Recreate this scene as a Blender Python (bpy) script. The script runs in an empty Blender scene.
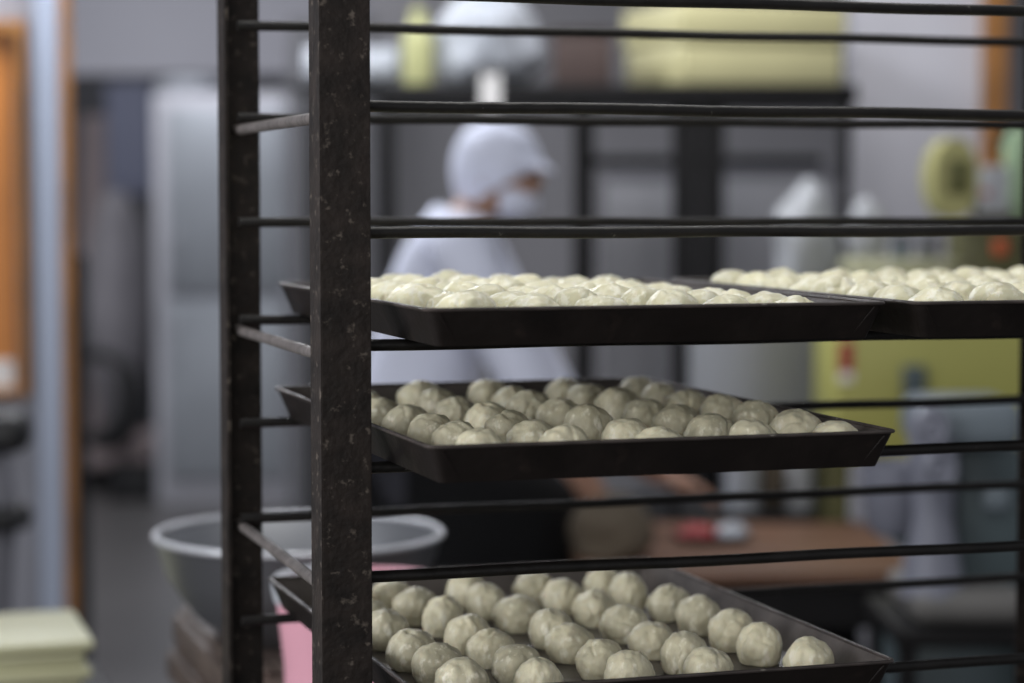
import bpy, bmesh, math, random
from mathutils import Vector, Matrix, noise

PI = math.pi
SC = bpy.context.scene
COL = SC.collection
random.seed(7)

# ------------------------------------------------------------------ camera model
FPX, CX, CY = 2296.0, 512.0, 341.5
PITCH = math.radians(3.6)
CAM_H = 1.45
_fw = Vector((0, math.cos(PITCH), -math.sin(PITCH)))
_up = Vector((0, math.sin(PITCH), math.cos(PITCH)))
_rt = Vector((1, 0, 0))


def P(px, py, y):
    """Point of the place seen at a photo position, at the distance y down the room."""
    d = _fw + _rt * ((px - CX) / FPX) + _up * ((CY - py) / FPX)
    return Vector((0, 0, CAM_H)) + d * (y / d.y)


# ------------------------------------------------------------------ materials
def lin(c):
    def f(v):
        v /= 255.0
        return v / 12.92 if v <= 0.04045 else ((v + 0.055) / 1.055) ** 2.4
    return (f(c[0]), f(c[1]), f(c[2]), 1.0)


def mat(name, c, rough=0.6, metal=0.0, var=0.12, scale=8.0, bump=0.0, bscale=40.0, spots=None, spot_scale=60.0,
        spot_lo=0.62, sss=0.0, spec=0.5, rough_var=0.0, tone=0.0):
    m = bpy.data.materials.new(name)
    m.use_nodes = True
    nt = m.node_tree
    N, L = nt.nodes, nt.links
    b = N['Principled BSDF']
    b.inputs['Roughness'].default_value = rough
    b.inputs['Metallic'].default_value = metal
    b.inputs['Specular IOR Level'].default_value = spec
    tc = N.new('ShaderNodeTexCoord')
    nz = N.new('ShaderNodeTexNoise')
    nz.inputs['Scale'].default_value = scale
    nz.inputs['Detail'].default_value = 5
    L.new(tc.outputs['Object'], nz.inputs['Vector'])
    rp = N.new('ShaderNodeValToRGB')
    base = lin(c)
    rp.color_ramp.elements[0].position = 0.3
    rp.color_ramp.elements[1].position = 0.7
    rp.color_ramp.elements[0].color = tuple(v * (1 - var) for v in base[:3]) + (1,)
    rp.color_ramp.elements[1].color = tuple(min(1, v * (1 + var)) for v in base[:3]) + (1,)
    L.new(nz.outputs['Fac'], rp.inputs['Fac'])
    out = rp.outputs['Color']
    if tone:
        oi = N.new('ShaderNodeObjectInfo')
        hs = N.new('ShaderNodeHueSaturation')
        m1 = N.new('ShaderNodeMapRange')
        m1.inputs['To Min'].default_value = 1 - tone
        m1.inputs['To Max'].default_value = 1 + tone * 0.5
        L.new(oi.outputs['Random'], m1.inputs['Value'])
        L.new(m1.outputs['Result'], hs.inputs['Value'])
        L.new(out, hs.inputs['Color'])
        out = hs.outputs['Color']
    if spots:
        n2 = N.new('ShaderNodeTexNoise')
        n2.inputs['Scale'].default_value = spot_scale
        n2.inputs['Detail'].default_value = 4
        n2.inputs['Roughness'].default_value = 0.6
        L.new(tc.outputs['Object'], n2.inputs['Vector'])
        r2 = N.new('ShaderNodeValToRGB')
        r2.color_ramp.elements[0].position = spot_lo
        r2.color_ramp.elements[1].position = min(1, spot_lo + 0.1)
        L.new(n2.outputs['Fac'], r2.inputs['Fac'])
        mx = N.new('ShaderNodeMix')
        mx.data_type = 'RGBA'
        L.new(r2.outputs['Color'], mx.inputs[0])
        L.new(out, mx.inputs[6])
        mx.inputs[7].default_value = lin(spots)
        out = mx.outputs[2]
    L.new(out, b.inputs['Base Color'])
    if rough_var:
        mr = N.new('ShaderNodeMapRange')
        mr.inputs['To Min'].default_value = max(0.05, rough - rough_var)
        mr.inputs['To Max'].default_value = min(1, rough + rough_var)
        L.new(nz.outputs['Fac'], mr.inputs['Value'])
        L.new(mr.outputs['Result'], b.inputs['Roughness'])
    if bump:
        n3 = N.new('ShaderNodeTexNoise')
        n3.inputs['Scale'].default_value = bscale
        n3.inputs['Detail'].default_value = 6
        L.new(tc.outputs['Object'], n3.inputs['Vector'])
        bp = N.new('ShaderNodeBump')
        bp.inputs['Strength'].default_value = bump
        bp.inputs['Distance'].default_value = 0.004
        L.new(n3.outputs['Fac'], bp.inputs['Height'])
        L.new(bp.outputs['Normal'], b.inputs['Normal'])
    if sss:
        b.inputs['Subsurface Weight'].default_value = sss
        b.inputs['Subsurface Radius'].default_value = (0.008, 0.005, 0.003)
        b.inputs['Subsurface Scale'].default_value = 1.0
    return m


M = {}
M['rack'] = mat('rusty_dark_steel', (34, 28, 25), 0.6, 0.0, 0.55, 38, 0.35, 140, spots=(88, 80, 73), spot_scale=95, spot_lo=0.592, spec=0.22)
M['rod'] = mat('worn_dark_rod', (24, 22, 21), 0.5, 0.0, 0.3, 40, 0.3, 90, spec=0.3, spots=(120, 116, 112), spot_scale=70, spot_lo=0.7)
M['siderod'] = mat('worn_grey_rod', (104, 98, 96), 0.5, 0.3, 0.3, 60, 0.3, 120)
M['tray'] = mat('baked_black_tray', (22, 17, 15), 0.5, 0.0, 0.4, 18, 0.25, 70, spec=0.25, spots=(34, 27, 24), spot_scale=30, spot_lo=0.6, rough_var=0.1)
M['trayrim'] = mat('worn_tray_rim', (70, 63, 60), 0.45, 0.3, 0.4, 45, 0.2, 90, spots=(176, 170, 158), spot_scale=110, spot_lo=0.66)
M['trayin'] = mat('oily_tray_inside', (104, 98, 95), 0.38, 0.4, 0.35, 22, 0.15, 60)
M['dough'] = mat('raw_dough', (224, 219, 186), 0.38, 0, 0.05, 2.5, 0.3, 3.2, spots=(240, 237, 216), spot_scale=3.0, spot_lo=0.5, sss=0.12, tone=0.08)
M['dough_b'] = mat('raw_dough_resting', (214, 207, 178), 0.5, 0, 0.12, 2.2, 0.35, 3.2, spots=(236, 231, 210), spot_scale=2.6, spot_lo=0.55, sss=0.12, tone=0.2)
M['floor'] = mat('concrete_floor', (84, 82, 82), 0.32, 0, 0.15, 1.5, 0.05, 20)
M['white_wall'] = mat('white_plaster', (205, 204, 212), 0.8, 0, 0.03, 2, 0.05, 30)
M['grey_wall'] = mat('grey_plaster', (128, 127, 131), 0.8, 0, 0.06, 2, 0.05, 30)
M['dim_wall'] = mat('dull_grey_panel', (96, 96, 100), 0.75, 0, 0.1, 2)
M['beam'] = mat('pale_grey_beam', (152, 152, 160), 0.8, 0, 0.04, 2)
M['column'] = mat('pale_blue_column', (166, 174, 192), 0.6, 0, 0.04, 2)
M['wood'] = mat('brown_wood', (164, 112, 58), 0.5, 0, 0.25, 6)
M['wood_dark'] = mat('dark_brown_wood', (92, 68, 52), 0.55, 0, 0.25, 6)
M['orange'] = mat('orange_varnished_board', (196, 124, 58), 0.45, 0, 0.18, 3)
M['paper'] = mat('white_paper', (225, 222, 220), 0.8)
M['cream'] = mat('cream_plastic', (180, 179, 146), 0.5, 0, 0.04, 4)
M['yellow_plastic'] = mat('pale_yellow_plastic', (200, 194, 148), 0.5, 0, 0.05, 4)
M['crate'] = mat('dark_slatted_wood', (86, 74, 68), 0.6, 0.1, 0.25, 12, 0.3, 50)
M['steel'] = mat('stainless_steel', (140, 142, 147), 0.42, 0.9, 0.06, 6)
M['bowl_rim'] = mat('bright_bowl_rim', (196, 198, 204), 0.35, 0.5, 0.04, 6)
M['fridge'] = mat('brushed_fridge_steel', (168, 173, 180), 0.45, 0.4, 0.06, 3)
M['fridge_pale'] = mat('pale_fridge_trim', (196, 196, 204), 0.5, 0.1, 0.05, 3)
M['pink'] = mat('pink_plastic', (218, 160, 176), 0.45, 0, 0.05, 6)
M['white_cloth'] = mat('white_cotton', (212, 216, 234), 0.85, 0, 0.03, 10, 0.1, 60)
M['white_plastic'] = mat('white_plastic', (176, 180, 188), 0.5, 0, 0.03, 6)
M['skin'] = mat('skin', (158, 122, 104), 0.55, 0, 0.06, 10, sss=0.05)
M['hair'] = mat('dark_hair', (46, 34, 28), 0.6)
M['eye'] = mat('dark_eye', (26, 20, 18), 0.3)
M['apron'] = mat('black_apron_cloth', (20, 20, 23), 0.9, 0, 0.1, 10)
M['trousers'] = mat('dark_trouser_cloth', (44, 44, 52), 0.85, 0, 0.1, 10)
M['black'] = mat('black_plastic', (24, 24, 26), 0.5)
M['dark_steel'] = mat('dark_painted_steel', (24, 23, 24), 0.55, 0.0, 0.15, 8, spec=0.2)
M['board'] = mat('orange_brown_board', (100, 68, 48), 0.5, 0, 0.12, 5)
M['carton'] = mat('dark_brown_carton', (76, 62, 58), 0.8, 0, 0.12, 6)
M['ygreen'] = mat('yellow_green_enamel', (170, 168, 92), 0.45, 0, 0.06, 3)
M['ygreen_dark'] = mat('olive_enamel', (88, 86, 50), 0.5, 0, 0.08, 3)
M['ygreen_pale'] = mat('pale_olive_enamel', (172, 168, 112), 0.5, 0, 0.06, 3)
M['plate'] = mat('dull_brass_plate', (98, 98, 58), 0.5, 0.3, 0.1, 20)
M['green_pale'] = mat('pale_green_enamel', (160, 186, 150), 0.5, 0, 0.05, 3)
M['red'] = mat('red_plastic', (160, 44, 50), 0.45)
M['orange_red'] = mat('orange_red_plastic', (196, 88, 44), 0.45)
M['greybox'] = mat('grey_white_box', (170, 172, 176), 0.5, 0.1, 0.05, 4)
M['mixer'] = mat('pale_lilac_enamel', (128, 130, 143), 0.4, 0.1, 0.05, 4)
M['mixer_dark'] = mat('grey_teal_enamel', (78, 90, 94), 0.45, 0.1, 0.08, 4)
M['mixer_head'] = mat('blue_grey_enamel', (114, 124, 132), 0.4, 0.1, 0.05, 4)
M['mixer_base'] = mat('worn_pale_base', (112, 110, 108), 0.5, 0.1, 0.12, 8)
M['tan'] = mat('tan_sack', (88, 78, 65), 0.85, 0, 0.12, 8, 0.2, 50)
M['grey_cover'] = mat('grey_cloth_cover', (146, 143, 148), 0.85, 0, 0.1, 4)
M['blue_grey'] = mat('dark_blue_grey_panel', (136, 140, 162), 0.6, 0, 0.08, 3)
M['pinkish'] = mat('pinkish_board', (188, 172, 172), 0.7, 0, 0.08, 3)
M['grey_machine'] = mat('mid_grey_paint', (120, 120, 128), 0.5, 0.1, 0.08, 6)
M['ochre'] = mat('ochre_plastic', (184, 184, 132), 0.5)
M['cloth_grey'] = mat('grey_steel_sheet', (172, 172, 178), 0.6, 0.0, 0.08, 3)


# ------------------------------------------------------------------ mesh helpers
def bx(bm, c, s, rot=None, bev=0.0, seg=2):
    r = bmesh.ops.create_cube(bm, size=1.0)
    vs = r['verts']
    bmesh.ops.scale(bm, vec=Vector(s), verts=vs)
    if bev:
        es = list({e for v in vs for e in v.link_edges})
        o = bmesh.ops.bevel(bm, geom=es, offset=bev, segments=seg, affect='EDGES', profile=0.5)
        vs = list({v for f in o['faces'] for v in f.verts} | {v for v in vs if v.is_valid})
    mt = Matrix.Translation(Vector(c))
    if rot is not None:
        mt = mt @ rot
    bmesh.ops.transform(bm, matrix=mt, verts=vs)
    return vs


def lathe(bm, prof, c=(0, 0, 0), n=32, rot=None, cap=True):
    rings = []
    mt = Matrix.Translation(Vector(c)) @ (rot if rot is not None else Matrix())
    for r, z in prof:
        rings.append([bm.verts.new(mt @ Vector((r * math.cos(2 * PI * i / n), r * math.sin(2 * PI * i / n), z))) for i in range(n)])
    for a, b in zip(rings, rings[1:]):
        for i in range(n):
            bm.faces.new((a[i], a[(i + 1) % n], b[(i + 1) % n], b[i]))
    if cap:
        bm.faces.new(list(reversed(rings[0])))
        bm.faces.new(rings[-1])


def tube(bm, pts, r, n=10):
    pts = [Vector(p) for p in pts]
    rr = r if isinstance(r, (list, tuple)) else [r] * len(pts)
    rings = []
    for i, p in enumerate(pts):
        t = (pts[min(i + 1, len(pts) - 1)] - pts[max(i - 1, 0)]).normalized()
        q = t.to_track_quat('Z', 'Y').to_matrix().to_4x4()
        rings.append([bm.verts.new(p + q @ Vector((rr[i] * math.cos(2 * PI * k / n), rr[i] * math.sin(2 * PI * k / n), 0))) for k in range(n)])
    for a, b in zip(rings, rings[1:]):
        for i in range(n):
            bm.faces.new((a[i], a[(i + 1) % n], b[(i + 1) % n], b[i]))
    bm.faces.new(list(reversed(rings[0])))
    bm.faces.new(rings[-1])


def prism(bm, poly, z0, z1, mt=None):
    """polygon in XY raised from z0 to z1, then placed by mt"""
    mt = mt or Matrix()
    a = [bm.verts.new(mt @ Vector((x, y, z0))) for x, y in poly]
    b = [bm.verts.new(mt @ Vector((x, y, z1))) for x, y in poly]
    n = len(poly)
    for i in range(n):
        bm.faces.new((a[i], a[(i + 1) % n], b[(i + 1) % n], b[i]))
    bm.faces.new(list(reversed(a)))
    bm.faces.new(b)


def lump(bm, c, s, seed=0, amp=0.18, freq=1.6, sub=4, flat=None, rot=None):
    r = bmesh.ops.create_icosphere(bm, subdivisions=sub, radius=1.0)
    mt = Matrix.Translation(Vector(c)) @ (rot if rot is not None else Matrix())
    off = Vector((seed * 7.3, seed * 3.1, seed * 5.7))
    for v in r['verts']:
        d = v.co.normalized()
        k = 1 + amp * noise.noise(d * freq + off) + amp * 0.4 * noise.noise(d * freq * 3 + off)
        p = d * k
        if flat is not None and p.z < flat:
            p.z = flat + (p.z - flat) * 0.05
        v.co = mt @ Vector((p.x * s[0], p.y * s[1], p.z * s[2]))


def obj(name, bm, material, parent=None, smooth=True, angle=40):
    me = bpy.data.meshes.new(name)
    bmesh.ops.recalc_face_normals(bm, faces=bm.faces)
    bm.to_mesh(me)
    bm.free()
    o = bpy.data.objects.new(name, me)
    COL.objects.link(o)
    me.materials.append(material)
    if smooth:
        me.shade_smooth()
        try:
            me.set_sharp_from_angle(angle=math.radians(angle))
        except Exception:
            pass
    if parent is not None:
        o.parent = parent
    return o


def tag(o, label, cat, group=None, kind=None):
    o['label'] = label
    o['category'] = cat
    if group:
        o['group'] = group
    if kind:
        o['kind'] = kind
    return o


def thing(name, label, cat, loc=(0, 0, 0), rz=0.0, group=None):
    o = bpy.data.objects.new(name, None)
    o.empty_display_size = 0.05
    COL.objects.link(o)
    o.location = loc
    o.rotation_euler = (0, 0, rz)
    return tag(o, label, cat, group)


def struct(name, bm, m, label, cat):
    o = obj(name, bm, m, smooth=False)
    return tag(o, label, cat, None, 'structure')


def B(*args, **kw):
    bm = bmesh.new()
    bx(bm, *args, **kw)
    return bm


def pxbox(px0, px1, py0, py1, y, depth, org=(0, 0, 0)):
    """centre and size of a box whose front face at distance y covers a photo rectangle"""
    a = P(px0, py0, y)
    b = P(px1, py1, y)
    c = Vector(((a.x + b.x) / 2, y + depth / 2, (a.z + b.z) / 2)) - Vector(org)
    return c, Vector((b.x - a.x, depth, a.z - b.z))


# ------------------------------------------------------------------ the setting
struct('floor', B((0, 6, -0.05), (14, 20, 0.1)), M['floor'], 'grey concrete bakery floor', 'floor')
# wall carrying the framed board at the left, ends at the doorway
x0 = P(-700, 300, 6.0).x
x1 = P(62, 300, 6.0).x
struct('wall_left', B(((x0 + x1) / 2, 6.03, 1.4), (x1 - x0, 0.06, 2.8)), M['beam'], 'pale wall at the left beside the doorway', 'wall')
xa, xb = P(36, 300, 5.93).x, P(58, 300, 5.93).x
struct('trim_1', B(((xa + xb) / 2, 5.965, 1.4), (xb - xa, 0.07, 2.8), bev=0.008), M['column'], 'pale blue column face beside the doorway', 'trim')
xa, xb = P(62, 300, 6.0).x, P(69, 300, 6.0).x
struct('door_1', B(((xa + xb) / 2, 6.03, 1.4), (xb - xa, 0.08, 2.8)), M['wood'], 'narrow brown wooden jamb of the doorway', 'door frame')
xa, xb = P(75, 300, 6.4).x, P(84, 300, 6.4).x
za = P(75, 255, 6.4).z
struct('trim_2', B(((xa + xb) / 2, 6.42, za / 2), (xb - xa, 0.05, za)), M['black'], 'black post just inside the doorway', 'trim')
# beam over the passage
xa, xb = P(60, 0, 9.0).x, P(470, 0, 9.0).x
za = P(0, 74, 9.0).z
struct('wall_passage', B(((xa + xb) / 2, 9.1, (za + 2.9) / 2), (xb - xa, 0.2, 2.9 - za)), M['beam'], 'grey wall above the passage opening', 'wall')
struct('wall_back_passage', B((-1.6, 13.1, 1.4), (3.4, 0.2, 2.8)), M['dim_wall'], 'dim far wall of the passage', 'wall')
# dark panel door behind the baker
c, s = pxbox(287, 378, -60, 560, 8.3, 0.08)
c.z, s.z = 1.05, 2.1
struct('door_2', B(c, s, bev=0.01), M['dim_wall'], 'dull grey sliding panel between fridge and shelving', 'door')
# back wall
xa, xb = P(370, 0, 8.6).x, P(862, 0, 8.6).x
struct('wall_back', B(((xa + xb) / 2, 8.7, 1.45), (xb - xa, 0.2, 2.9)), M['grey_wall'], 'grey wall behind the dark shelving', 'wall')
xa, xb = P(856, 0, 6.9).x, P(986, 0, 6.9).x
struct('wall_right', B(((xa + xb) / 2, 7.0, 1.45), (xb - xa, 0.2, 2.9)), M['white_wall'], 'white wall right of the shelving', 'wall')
xa, xb = P(985, 0, 6.85).x, P(1009, 0, 6.85).x
struct('door_3', B(((xa + xb) / 2, 6.98, 1.45), (xb - xa, 0.26, 2.9), bev=0.006), M['wood'], 'brown wooden door jamb at the right', 'door frame')
xa, xb = P(1009, 0, 7.6).x, P(1180, 0, 7.6).x
struct('wall_right_recess', B(((xa + xb) / 2, 7.7, 1.45), (xb - xa, 0.2, 2.9)), M['grey_wall'], 'grey wall beyond the brown jamb', 'wall')

# framed orange board on the left wall
t = thing('framed_board', 'orange wooden board in a brown frame on the left wall', 'board', P(-20, 395, 5.99))
org = t.location
c, s = pxbox(-90, 17, 28, 392, 5.975, 0.02, org)
obj('board', B(c, s), M['orange'], t)
bm = bmesh.new()
for a in ((17, 28, 20, 396), (-98, -90, 20, 396), (-90, 17, 20, 32), (-90, 17, 388, 396)):
    c, s = pxbox(*a, 5.95, 0.045, org)
    bx(bm, c, s)
obj('frame', bm, M['wood'], t)
c, s = pxbox(-30, 14, 360, 388, 5.968, 0.006, org)
obj('paper_note', B(c, s), M['paper'], t)

# dark machine at the left edge
y = 4.6
t = thing('pedestal_mixer', 'dark grey machine with black rounded head on a tapering stem at left edge', 'machine', (P(-12, 600, y).x, y, 0))
org = t.location
bm = bmesh.new()
c, s = pxbox(-40, 23, 414, 456, y - 0.06, 0.12, org)
bx(bm, c, s, bev=0.03, seg=3)
obj('head', bm, M['black'], t)
zz = [P(0, v, y).z for v in (452, 475, 500, 530, 560, 600, 683)]
bm = bmesh.new()
lathe(bm, [(0.12, 0.0), (0.12, 0.03), (0.06, 0.06), (0.045, zz[6]), (0.048, zz[5]), (0.052, zz[4]), (0.058, zz[3]), (0.062, zz[2]), (0.05, zz[1]), (0.04, zz[0])], n=24)
obj('stem', bm, M['grey_machine'], t)
bm = bmesh.new()
lathe(bm, [(0.03, 0), (0.085, 0.008), (0.092, 0.03), (0.08, 0.055), (0.03, 0.062)], (0, 0, P(0, 531, y).z), 24)
obj('knob', bm, M['black'], t)

# stack of cream lidded boxes at lower left
yb = 3.25
RA = math.radians(17.13)
Rk = Matrix.Rotation(RA, 4, 'Z')
for k, (pa, pb) in enumerate(((640, 668), (668, 700), (700, 735))):
    lab = ('cream plastic box with overhanging lid, topmost of the stack at lower left',
           'cream plastic box second from the top of the stack at lower left',
           'cream plastic box third from the top of the stack at lower left')[k]
    if k == 2:
        continue
    zt, zb = P(0, pa, yb).z, P(0, pb, yb).z
    xr = P(95, pa, yb).x - 0.006 * k
    q = Vector((xr, yb, 0)) + Rk @ Vector((-0.2, 0.13, 0))
    t = thing('storage_box', lab, 'box', (q.x, q.y, zb), RA + 0.02 * k, 'cream boxes at lower left')
    h = zt - zb
    obj('body', B((0, 0, h * 0.31), (0.375, 0.235, h * 0.62), bev=0.006), M['cream'], t)
    obj('lid', B((0, 0, h * 0.81), (0.40, 0.26, h * 0.38), bev=0.007), M['cream'], t)
# low bench that carries the boxes
zt = P(0, 700, yb).z
bm = bmesh.new()
bx(bm, (0, 0, zt - 0.015), (0.5, 0.3, 0.03), bev=0.004)
t = thing('low_bench', 'dark bench under the cream boxes at lower left', 'bench', (q.x - 0.01, q.y, 0), RA)
obj('bench_top', bm, M['dark_steel'], t)
for sx in (-1, 1):
    for sy in (-1, 1):
        obj('leg', B((sx * 0.22, sy * 0.12, (zt - 0.03) / 2), (0.03, 0.03, zt - 0.03)), M['dark_steel'], t)

# ------------------------------------------------------------------ passage
# tall steel fridge
y = 10.8
t = thing('steel_refrigerator', 'tall blue-grey steel refrigerator with two doors standing in the passage', 'refrigerator', (P(219, 500, y).x, y, 0))
org = t.location
zt = P(0, 92, y).z
wa, wb = P(151, 0, y).x - org.x, P(286, 0, y).x - org.x
obj('body', B(((wa + wb) / 2, 0.36, zt / 2), (wb - wa, 0.68, zt), bev=0.01), M['fridge_pale'], t)
for nm, a in (('door', (166, 284, 108, 292)), ('door', (166, 284, 300, 478))):
    c, s = pxbox(*a, y - 0.02, 0.035, org)
    d = obj(nm, B(c, s, bev=0.008), M['fridge'], t)
    hz = c.z + (-s.z * 0.28 if a[2] < 200 else s.z * 0.28)
    bm = bmesh.new()
    tube(bm, [(c.x - s.x * 0.42, -0.02, hz - 0.1), (c.x - s.x * 0.42, -0.06, hz - 0.09), (c.x - s.x * 0.42, -0.06, hz + 0.09), (c.x - s.x * 0.42, -0.02, hz + 0.1)], 0.008)
    obj('handle', bm, M['fridge_pale'], d)
bm = bmesh.new()
lump(bm, (0, 0, 0), (0.16, 0.2, 0.06), 3, 0.2, 1.5, 3, -0.5)  # added white lump, stands in for bright light on the fridge top
o = obj('bag_shape', bm, M['white_plastic'])
o.location = (P(180, 92, y).x, y + 0.3, zt + 0.031)
tag(o, 'crumpled white lump added as the light-struck top of the tall refrigerator', 'bag')
# dark blue panel cupboard in the passage
y = 12.2
t = thing('wall_cupboard', 'dark blue-grey tall cupboard at the far end of the passage', 'cupboard', (P(127, 0, y).x, y, 0))
org = t.location
c, s = pxbox(105, 151, 82, 195, y, 0.4, org)
obj('upper_body', B(c, s, bev=0.01), M['blue_grey'], t)
zl = c.z - s.z / 2
obj('lower_body', B((0, 0.22, zl / 2), (s.x * 0.96, 0.36, zl)), M['dim_wall'], t)
# grey covered machine with a black hoop
y = 11.4
t = thing('covered_trolley', 'grey cloth covered trolley with a black round hoop in the passage', 'trolley', (P(110, 0, y).x, y, 0))
org = t.location
bm = bmesh.new()
c, s = pxbox(76, 142, 190, 440, y, 0.5, org)
lump(bm, c, (s.x * 0.5, 0.27, s.z * 0.52), 5, 0.12, 1.3, 4)
obj('cover', bm, M['grey_cover'], t)
cc = P(110, 392, y) - org
bm = bmesh.new()
pts = []
for k in range(25):
    a = 2 * PI * k / 24
    pts.append((cc.x + 0.15 * math.cos(a), -0.30 + 0.02 * math.cos(a), cc.z + 0.21 * math.sin(a)))
tube(bm, pts, [0.03 + 0.05 * max(0, math.cos(2 * PI * k / 24 + 0.5)) for k in range(25)], 10)
obj('hoop', bm, M['black'], t)
c, s = pxbox(84, 150, 440, 468, y - 0.12, 0.6, org)
obj('tray_shelf', B(c, s, bev=0.01), M['pinkish'], t)
for sx in (-1, 1):
    zq = c.z - s.z / 2
    obj('leg', B((c.x + sx * s.x * 0.42, c.y, zq / 2), (0.03, 0.5, zq)), M['dark_steel'], t)
y = 10.9
c, s = pxbox(108, 152, 467, 492, y, 0.25)
t = thing('low_box', 'low black box on the passage floor in front of the covered trolley', 'box', (c.x, c.y, 0))
zz = P(0, 470, y).z
obj('body', B((0, 0, zz * 0.5), (s.x, 0.25, zz), bev=0.012), M['black'], t)
obj('lid', B((0, 0, zz + 0.008), (s.x + 0.01, 0.26, 0.016), bev=0.004), M['dark_steel'], t)
y = 10.9
c, s = pxbox(84, 108, 90, 250, y, 0.06)
bm = bmesh.new()
prism(bm, [(-0.13, 0), (0.02, 0), (0.1, 1.9), (-0.07, 1.9)], -0.02, 0.02, Matrix.Rotation(PI / 2, 4, 'X'))
o = obj('leaning_board', bm, M['pinkish'], smooth=False)
o.location = (P(94, 0, 12.75).x, 12.75, 0)
tag(o, 'pinkish grey board leaning upright behind the covered trolley', 'board')

# ------------------------------------------------------------------ bowl, wooden trays, pink bin
RA = math.radians(17.13)
Rk = Matrix.Rotation(RA, 4, 'Z')
y = 3.02
ctr = P(299, 534, y)
rim_r = 144 / FPX * y
bz = ctr.z - 0.135
bm = bmesh.new()
q_ = 0.135 / 0.155
prof = [(0.075, 0.004), (0.095, 0.006), (rim_r * 0.72, 0.045), (rim_r * 0.9, 0.10), (rim_r * 0.97, 0.148), (rim_r * 1.0, 0.155),
        (rim_r * 1.008, 0.151), (rim_r * 0.985, 0.143), (rim_r * 0.92, 0.097), (rim_r * 0.74, 0.038), (0.10, 0.0), (0.075, 0.0)]
prof = [(r_, z_ * q_) for r_, z_ in prof]
lathe(bm, prof + [prof[0]], n=64, cap=False)
bmesh.ops.contextual_create(bm, geom=[])
lathe(bm, [(0.077, 0.0004), (0.077, 0.0036)], n=64)
o = obj('mixing_bowl', bm, M['steel'])
o.location = (ctr.x, ctr.y, bz)
bm = bmesh.new()
tube(bm, [(rim_r * math.cos(2 * PI * k / 64), rim_r * math.sin(2 * PI * k / 64), 0.1355) for k in range(65)], 0.0042, 10)
obj('rolled_rim', bm, M['bowl_rim'], o)
tag(o, 'wide stainless steel mixing bowl standing on the dark wooden trays', 'bowl')
# three slatted wooden trays below it
lays = [('uppermost', 0), ('second from the top', 1), ('third from the top', 2)]
th = 0.052
for nm, k in lays:
    t = thing('wooden_tray', 'dark slatted wooden tray, %s in the stack under the steel bowl' % nm, 'tray',
              (ctr.x + 0.062 - 0.004 * k, ctr.y + 0.05, bz - th * (k + 1)), RA + (0.0, 0.025, -0.02)[k], 'stacked wooden trays')
    W_, D_ = 0.40, 0.50
    bm = bmesh.new()
    for j in range(9):
        bx(bm, (-W_ / 2 + 0.03 + j * (W_ - 0.06) / 8, 0, th - 0.008), (0.038, D_ - 0.02, 0.012))
    obj('slats', bm, M['crate'], t)
    for sx in (-1, 1):
        obj('side_board', B((sx * (W_ / 2 - 0.009), 0, 0.020), (0.018, D_, 0.038), bev=0.003), M['crate'], t)
    for sy in (-1, 1):
        obj('end_board', B((0, sy * (D_ / 2 - 0.009), 0.020), (W_ - 0.036, 0.018, 0.038), bev=0.003), M['crate'], t)
# stand below the wooden trays
zt = bz - th * 3
t = thing('low_table', 'dark low stand carrying the stacked wooden trays', 'stand', (ctr.x + 0.055, ctr.y + 0.05, 0), RA)
obj('table_top', B((0, 0, zt - 0.02), (0.4, 0.5, 0.04), bev=0.005), M['dark_steel'], t)
for sx in (-1, 1):
    for sy in (-1, 1):
        obj('leg', B((sx * 0.17, sy * 0.22, (zt - 0.04) / 2), (0.035, 0.035, zt - 0.04)), M['dark_steel'], t)
# pink bin
y = 2.52
zt = P(0, 580, y + 0.13).z
cxp = P(352, 0, y).x
t = thing('pink_bin', 'pink plastic bin with a folded white liner behind the rack posts', 'bin', (cxp, y + 0.13, 0))
bm = bmesh.new()
lathe(bm, [(0.074, 0.0), (0.078, 0.3), (0.080, zt - 0.2), (0.101, zt - 0.01), (0.103, zt), (0.097, zt), (0.093, zt - 0.03), (0.07, 0.01)], n=40)
obj('body', bm, M['pink'], t)
bm = bmesh.new()
lathe(bm, [(0.1025, zt - 0.010), (0.1055, zt - 0.002), (0.103, zt + 0.005), (0.095, zt + 0.002), (0.088, zt - 0.05)], n=40, cap=False)
for v in bm.verts:
    a = math.atan2(v.co.y, v.co.x)
    if abs(v.co.z - zt + 0.010) < 1e-4:
        v.co.z += 0.006 * math.sin(a * 3 + 0.6) - 0.006
bmesh.ops.delete(bm, geom=[v for v in bm.verts if v.co.x > -0.02], context='VERTS')
obj('liner', bm, M['white_plastic'], t)

# ------------------------------------------------------------------ dark shelving at the back
YS = 6.3
t = thing('storage_rack', 'tall dark steel shelving rack against the back wall', 'rack', (P(620, 0, YS).x, YS, 0))
org = t.location
zt = P(0, 84, YS).z
for a in ((383, 394), (574, 586), (592, 601), (674, 700), (702, 726), (843, 853)):
    pa, pb = P(a[0], 0, YS).x - org.x, P(a[1], 0, YS).x - org.x
    yy = 0.03 if a[0] not in (592,) else 0.52
    obj('post', B(((pa + pb) / 2, yy, zt / 2), (pb - pa, 0.05, zt)), M['dark_steel'], t)
xa, xb = P(380, 0, YS).x - org.x, P(858, 0, YS).x - org.x
for pa, pb in ((84, 104), (520, 530), (650, 662)):
    z0_, z1_ = P(0, pb, YS).z, P(0, pa, YS).z
    obj('shelf', B(((xa + xb) / 2, 0.27, (z0_ + z1_) / 2), (xb - xa, 0.56, z1_ - z0_), bev=0.004), M['dark_steel'], t)
z0_, z1_ = P(0, 164, YS).z, P(0, 153, YS).z
obj('cross_bar', B(((P(600, 0, YS).x + P(848, 0, YS).x) / 2 - org.x, 0.53, (z0_ + z1_) / 2), (P(848, 0, YS).x - P(600, 0, YS).x, 0.03, z1_ - z0_)), M['dark_steel'], t)
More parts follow.
